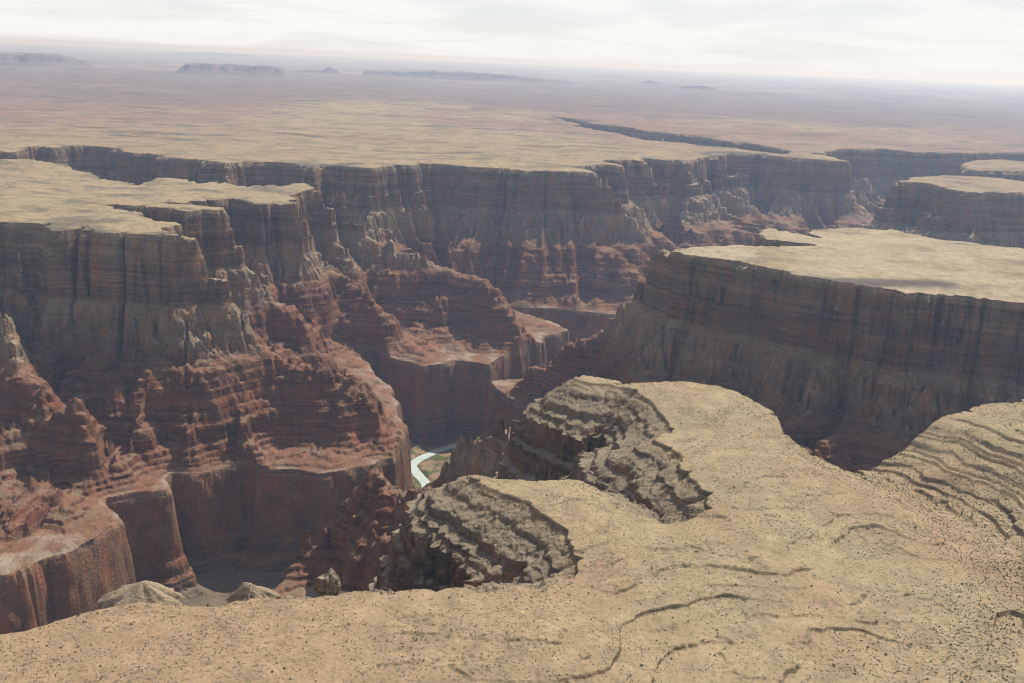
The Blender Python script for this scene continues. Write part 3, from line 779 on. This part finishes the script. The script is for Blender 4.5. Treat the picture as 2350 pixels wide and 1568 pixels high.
# ------------------------------------------------------------------ mesas on the horizon
N = Nodes('far_mesa_rock')
P = N.new('ShaderNodeNewGeometry')
bands = N.noise(P.outputs['Position'], 1.0, 4, .6, stretch=(.0006, .0006, .02))
MAT_MESA = N.bsdf(N.mix(N.rng(bands, .35, .65), (.16, .125, .115, 1), (.22, .17, .15, 1)), .95, None, .05)
MLAB = ['long dark ridge of mesas at the middle of the horizon', 'low dark mesa on the horizon left of the long ridge', 'small pointed butte beside the low dark mesa on the horizon',
        'dark hills at the left edge of the horizon', 'faint flat table mesa behind the low dark mesa', 'small lone cone on the horizon right of the long ridge',
        'faint low swell on the horizon right of the lone cone']
for k_, pts in enumerate(MESAS[:7]):
    P_ = np.array(pts, float)
    L_ = np.hypot(P_[-1, 0] - P_[0, 0], P_[-1, 1] - P_[0, 1]); dep = max(0.16 * L_, P_[:, 2].max() * 5)
    nu, nv = 160, 40
    U_, V_ = np.meshgrid(np.linspace(-.06, 1.06, nu), np.linspace(-.5, 1.2, nv))
    s_ = np.linspace(0, 1, len(P_))
    Uc = np.clip(U_, 0, 1)
    cx = np.interp(Uc, s_, P_[:, 0]) + (U_ - Uc) * (P_[-1, 0] - P_[0, 0]); cy = np.interp(Uc, s_, P_[:, 1]) + (U_ - Uc) * (P_[-1, 1] - P_[0, 1])
    hh = np.interp(Uc, s_, P_[:, 2]) * smooth(-.06, .01, U_) * (1 - smooth(.99, 1.06, U_))
    rr_ = np.hypot(cx, cy); X = cx + cx / rr_ * V_ * dep; Y = cy + cy / rr_ * V_ * dep
    n_ = fbm(X / (dep * .5), Y / (dep * .5), 4)
    prof = smooth(-.42, 0.02, V_ + .28 * n_) * 0.55 + .45 * smooth(-.08, .02, V_ + .22 * n_)
    prof *= 1 - smooth(.8, 1.15, V_)
    hh = hh * (1 + .30 * fbm(X / 700, X * 0 + k_ * 7.7, 4, .6)) * .92
    Z = hh * prof * (1 + .10 * fbm(X / 300, Y / 300, 3)) - 14 + 10 * prof
    q, p = np.meshgrid(np.arange(nv - 1), np.arange(nu - 1), indexing='ij'); i0 = (q * nu + p).ravel()
    me = quick_mesh('mesa', np.stack([X, Y, Z], -1).reshape(-1, 3), np.stack([i0, i0 + 1, i0 + nu + 1, i0 + nu], -1))
    tag(link('mesa', me, None, MAT_MESA), MLAB[k_], kind='structure')

# ------------------------------------------------------------------ rock outcrops standing on the near rim
N = Nodes('pale_limestone')
P = N.new('ShaderNodeNewGeometry')
MAT_PALE = N.bsdf(N.mix(N.rng(N.noise(P.outputs['Position'], .3, 5, .65), .35, .65), (.30, .225, .145, 1), (.47, .375, .255, 1)), .95, N.bump(N.noise(P.outputs['Position'], .35, 5, .7), 2.5, .9), .05)
def outcrop(name, lab, cx, cy, z0, sx, sy, sz, seed, e=3.0, p=.5, pale=False, rough=1.0):
    n1, n2 = 72, 44
    th = np.linspace(0, 2 * np.pi, n1, endpoint=False); ph = np.linspace(0.0, 1.0, n2)
    TH, PH = np.meshgrid(th, ph)
    prof = (1 - PH ** e) ** p
    ox_ = np.cos(TH); oy_ = np.sin(TH)
    n_ = fbm(ox_ * 1.2 + seed, oy_ * 1.2 + PH * .9, 4, .6) * .45 * rough - .16 * rough * np.clip(1 - np.abs(perlin(ox_ * 2.6 + seed, oy_ * 2.6 + 7)) * 4, 0, 1)
    bed = (.05 * perlin(PH * sz / 2.2 + seed, TH * .6) + .04 * perlin(PH * sz / .9, TH + seed)) * (.3 if pale else 1.0)
    rad = prof * (1 + n_ + bed)
    X = rad * ox_ * sx; Y = rad * oy_ * sy
    Z = PH * sz * (1 + .35 * rough * perlin(ox_ * prof * 1.3 + seed, oy_ * prof * 1.3 + 2)) - sz * .3
    co = np.stack([X, Y, Z], -1).reshape(-1, 3)
    q, p_ = np.meshgrid(np.arange(n2 - 1), np.arange(n1), indexing='ij')
    i0 = (q * n1 + p_).ravel(); i1 = (q * n1 + (p_ + 1) % n1).ravel()
    me = quick_mesh(name, co, np.stack([i0, i1, i1 + n1, i0 + n1], -1), True, np.tile([.42, .35, .25] if pale else [.30, .25, .175], (len(co), 1)))
    o = link(name, me, None, MAT_GROUND)
    if pale: me.materials.clear(); me.materials.append(MAT_PALE)
    o.location = (cx, cy, z0); tag(o, lab, 'rock', 'rock outcrops on the near rim')
    return o
def zat(x_, y_): return float(terrain(np.array([x_]), np.array([y_]))[0][0])
outcrop('rock_outcrop', 'dark blocky boulder standing on the rim at the lower centre left', -172, 874, -12, 14, 10, 22, 3.0, 2.6, .45)
outcrop('rock_outcrop', 'whitish rounded rock dome on the rim at the lower left', -346, 842, -13, 42, 28, 24, 8.0, 1.2, .75, True, .7)
outcrop('rock_outcrop', 'small pale knob on the rim between the dome and the dark boulder', -243, 850, -11, 24, 15, 18, 5.0, 1.3, .75, True, .9)
outcrop('rock_tower', 'banded rock tower with pale top below the near promontory', -99, 1172, -140, 18, 15, 112, 12.0, 7.0, .35)


# ------------------------------------------------------------------ desert shrubs
def shrub_mesh(seed, n=26):
    r_ = random.Random(seed); co, fc = [], []
    for i in range(n):
        a = r_.uniform(0, 6.283); e = r_.uniform(0.05, 1.0); q = r_.uniform(.35, 1.0)
        c0 = np.array([math.cos(a) * q * .5 * (1.1 - .5 * e), math.sin(a) * q * .5 * (1.1 - .5 * e), .12 + .62 * e * (1.15 - .4 * q)])
        s = r_.uniform(.12, .24)
        b = len(co)
        for v in ((1, 0, -.4), (-.5, .87, -.4), (-.5, -.87, -.4), (0, 0, .9)):
            co.append(c0 + s * np.array([v[0] + r_.uniform(-.3, .3), v[1] + r_.uniform(-.3, .3), v[2] + r_.uniform(-.2, .3)]))
        fc += [(b, b + 2, b + 1), (b, b + 1, b + 3), (b + 1, b + 2, b + 3), (b + 2, b, b + 3)]
    for k_ in range(3):
        a = k_ * 2.1; b = len(co)
        co += [np.array([.03, 0, -.1]), np.array([-.03, .03, -.1]), np.array([math.cos(a) * .25, math.sin(a) * .25, .4])]
        fc.append((b, b + 1, b + 2))
    return np.array(co), np.array(fc)
N = Nodes('grey_green_scrub')
P = N.new('ShaderNodeNewGeometry')
MAT_SHRUB = N.bsdf(N.mix(N.rng(N.noise(P.outputs['Position'], .35, 2), .35, .65), (.095, .092, .056, 1), (.20, .18, .118, 1)), .9, None, .05)
srng = np.random.default_rng(5)
NC = 250000
aq = srng.uniform(math.radians(-31), math.radians(31), NC)
rq = np.sqrt(srng.uniform(640 ** 2, 1660 ** 2, NC))
sx_, sy_ = rq * np.sin(aq), rq * np.cos(aq)
sz_, st_, ss_, sw_, sg_, sm_ = terrain(sx_, sy_)
dd_ = sample((DD,), sx_, sy_)[0]
dens = .10 + .34 * smooth(-.25, .35, fbm(sx_ / 75 + 3, sy_ / 75, 4)) + .30 * smooth(-.05, .35, fbm(sx_ / 28, sy_ / 28 + 6, 3))
dens = dens + .55 * np.exp(-(dd_ / 70) ** 2) + .6 * smooth(0, 60, sx_ - np.interp(sy_, [600, 715, 844, 971, 1104, 1219, 1268, 1500], [330, 368, 479, 545, 573, 520, 468, 430])) * (1 - .7 * smooth(1180, 1260, sy_))
dens = dens + .25 * smooth(120, -350, sx_) * (sy_ < 900)
keep = (srng.random(NC) < dens * .62) & (st_ < .15) & (sg_ <= 0)
h2 = 2.0
zx = terrain(sx_[keep] + h2, sy_[keep])[0]; zy_ = terrain(sx_[keep], sy_[keep] + h2)[0]
sx_, sy_, sz_, dd_ = sx_[keep], sy_[keep], sz_[keep], dd_[keep]
okk = (np.abs(zx - sz_) < 2.6) & (np.abs(zy_ - sz_) < 2.6)
sx_, sy_, sz_, dd_ = sx_[okk], sy_[okk], sz_[okk], dd_[okk]
size = np.exp(srng.normal(np.log(.68), .34, len(sx_))) * (1 + .25 * np.exp(-(dd_ / 60) ** 2))
big = srng.random(len(sx_)) < .03
size[big] *= 1.5
size = np.clip(size, .5, 2.6)
psx, psy = proj(sx_, sy_, sz_)
app = size / np.sqrt(sx_ ** 2 + sy_ ** 2 + 5e5) * ((np.abs(psx) < 500) & (np.abs(psy) < 335))
order = np.argsort(-app)
lead, rest = order[:300], order[300:]
protos = []
for k_ in range(6):
    co, fc = shrub_mesh(k_)
    me = quick_mesh('shrub', co, fc, False); me.materials.append(MAT_SHRUB); protos.append(me)
for n_i, k_ in enumerate(lead):
    o = bpy.data.objects.new('shrub', protos[n_i % 6]); COL.objects.link(o)
    o.location = (sx_[k_], sy_[k_], sz_[k_] - .05); s_ = size[k_]
    o.scale = (s_ * 1.15, s_ * 1.15, s_ * .95); o.rotation_euler.z = srng.random() * 6.28
    tag(o, 'one of the larger dark green shrubs dotting the near sandy plateau', 'shrub', 'larger shrubs on the near plateau')
# the countless rest
def clump(seed):
    r_ = np.random.default_rng(seed)
    ring = np.array([[math.cos(a), math.sin(a)] for a in np.arange(5) * 2 * math.pi / 5])
    co = np.concatenate([np.c_[ring * .42, np.full(5, -.08)], np.c_[np.roll(ring, 1, 0) * .55 * r_.uniform(.75, 1.25, (5, 1)), r_.uniform(.25, .5, 5)], [[r_.uniform(-.1, .1), r_.uniform(-.1, .1), .85]]])
    fc = []
    for i in range(5):
        j = (i + 1) % 5
        fc += [(i, j, 5 + j), (i, 5 + j, 5 + i), (5 + i, 5 + j, 10)]
    return co, np.array(fc)
cl_ = [clump(k_) for k_ in range(5)]
cos_, fcs_, off = [], [], 0
for k_ in range(5):
    idx = rest[k_::5]
    co, fc = cl_[k_]
    a = srng.random(len(idx)) * 6.28; ca, sa = np.cos(a), np.sin(a); s_ = size[idx]
    X = sx_[idx, None] + s_[:, None] * (co[None, :, 0] * ca[:, None] - co[None, :, 1] * sa[:, None])
    Y = sy_[idx, None] + s_[:, None] * (co[None, :, 0] * sa[:, None] + co[None, :, 1] * ca[:, None])
    Z = sz_[idx, None] + s_[:, None] * co[None, :, 2]
    cos_.append(np.stack([X, Y, Z], -1).reshape(-1, 3))
    fcs_.append((fc[None] + off + np.arange(len(idx))[:, None, None] * 11).reshape(-1, 3)); off += len(idx) * 11
sme = quick_mesh('desert_scrub', np.concatenate(cos_), np.concatenate(fcs_), False)
print('shrubs', len(size), 'scrub faces', sum(len(f) for f in fcs_))
tag(link('desert_scrub', sme, None, MAT_SHRUB), 'countless small grey-green shrubs scattered over the near plateau', 'scrub', kind='stuff')

# ------------------------------------------------------------------ loose rock under the ledges
RC = 120000
aq = srng.uniform(math.radians(-30), math.radians(31), RC); rq = np.sqrt(srng.uniform(640 ** 2, 1600 ** 2, RC))
bx, by = rq * np.sin(aq), rq * np.cos(aq)
bz, bt, bs, bw, bg, _ = terrain(bx, by)
bz1 = terrain(bx, by + 2.5)[0]; bz2 = terrain(bx + 2.5, by)[0]
slope = np.hypot(bz1 - bz, bz2 - bz) / 2.5
ok = (bt < .16) & (bg <= 0) & (((slope > .42) & (srng.random(RC) < .8)) | (srng.random(RC) < .004))
bx, by, bz = bx[ok], by[ok], bz[ok]
bsz = np.clip(np.exp(srng.normal(np.log(.55), .5, len(bx))), .3, 3.0)
def rock_mesh(seed):
    r_ = np.random.default_rng(seed)
    co = np.array([(1, 0, 0), (-1, 0, 0), (0, 1, 0), (0, -1, 0), (0, 0, .8), (0, 0, -.6), (.7, .7, .4), (-.7, .6, .3), (-.6, -.7, .4), (.7, -.6, .3)], float)
    co *= r_.uniform(.7, 1.25, (10, 1)); co[:, 1] *= r_.uniform(.6, .9)
    fc = [(4, 0, 6), (4, 6, 2), (4, 2, 7), (4, 7, 1), (4, 1, 8), (4, 8, 3), (4, 3, 9), (4, 9, 0), (5, 6, 0), (5, 2, 6), (5, 7, 2), (5, 1, 7), (5, 8, 1), (5, 3, 8), (5, 9, 3), (5, 0, 9)]
    return co, np.array(fc)
N = Nodes('weathered_limestone')
P = N.new('ShaderNodeNewGeometry')
MAT_ROCK = N.bsdf(N.mix(N.rng(N.noise(P.outputs['Position'], .4, 3), .35, .65), (.20, .155, .105, 1), (.36, .29, .205, 1)), .95, None, .05)
psx, psy = proj(bx, by, bz)
app = bsz / np.sqrt(bx ** 2 + by ** 2 + 2.5e5) * ((np.abs(psx) < 500) & (np.abs(psy) < 335))
order = np.argsort(-app); lead, rest = order[:300], order[300:]
rps = []
for k_ in range(5):
    co, fc = rock_mesh(k_ + 30); me = quick_mesh('boulder', co, fc, False); me.materials.append(MAT_ROCK); rps.append((co, fc, me))
for n_i, k_ in enumerate(lead):
    o = bpy.data.objects.new('boulder', rps[n_i % 5][2]); COL.objects.link(o)
    o.location = (bx[k_], by[k_], bz[k_] + .2 * bsz[k_]); o.scale = (bsz[k_],) * 3; o.rotation_euler.z = srng.random() * 6.28
    tag(o, 'one of the larger loose limestone blocks below the ledges of the near plateau', 'boulder', 'larger loose blocks on the near plateau')
cos_, fcs_, off = [], [], 0
for k_ in range(5):
    idx = rest[k_::5]; co, fc, _ = rps[k_]
    a = srng.random(len(idx)) * 6.28; ca, sa = np.cos(a), np.sin(a); s_ = bsz[idx]
    X = bx[idx, None] + s_[:, None] * (co[None, :, 0] * ca[:, None] - co[None, :, 1] * sa[:, None])
    Y = by[idx, None] + s_[:, None] * (co[None, :, 0] * sa[:, None] + co[None, :, 1] * ca[:, None])
    cos_.append(np.stack([X, Y, bz[idx, None] + s_[:, None] * (co[None, :, 2] + .2)], -1).reshape(-1, 3))
    fcs_.append((fc[None] + off + np.arange(len(idx))[:, None, None] * 10).reshape(-1, 3)); off += len(idx) * 10
print('rubble', len(bx))
tag(link('ledge_rubble', quick_mesh('ledge_rubble', np.concatenate(cos_), np.concatenate(fcs_), False), None, MAT_ROCK), 'small broken limestone blocks strewn below the ledges of the near plateau', 'rubble', kind='stuff')

# ------------------------------------------------------------------ the hazy air
hz = np.array([(sx, sy, sz) for sx in (-125000, 125000) for sy in (-125000, 125000) for sz in (-905, 525.0)], float)
hf = np.array([(0, 1, 3, 2), (4, 6, 7, 5), (0, 4, 5, 1), (2, 3, 7, 6), (0, 2, 6, 4), (1, 5, 7, 3)])
hme = quick_mesh('haze', hz, hf, False)
hm = bpy.data.materials.new('hazy_air'); hm.use_nodes = True
ht = hm.node_tree; ht.nodes.clear()
ho = ht.nodes.new('ShaderNodeOutputMaterial'); hv = ht.nodes.new('ShaderNodeVolumePrincipled')
hv.inputs['Color'].default_value = (0.46, 0.67, 1.0, 1.0)
hv.inputs['Absorption Color'].default_value = (1, 1, 1, 1)
hv.inputs['Density'].default_value = 3.9e-5
hv.inputs['Anisotropy'].default_value = 0.4
ht.links.new(hv.outputs[0], ho.inputs['Volume'])
hme.materials.append(hm)
tag(link('haze', hme), 'pale blue dusty air over the whole canyon and plain', 'haze', kind='stuff')
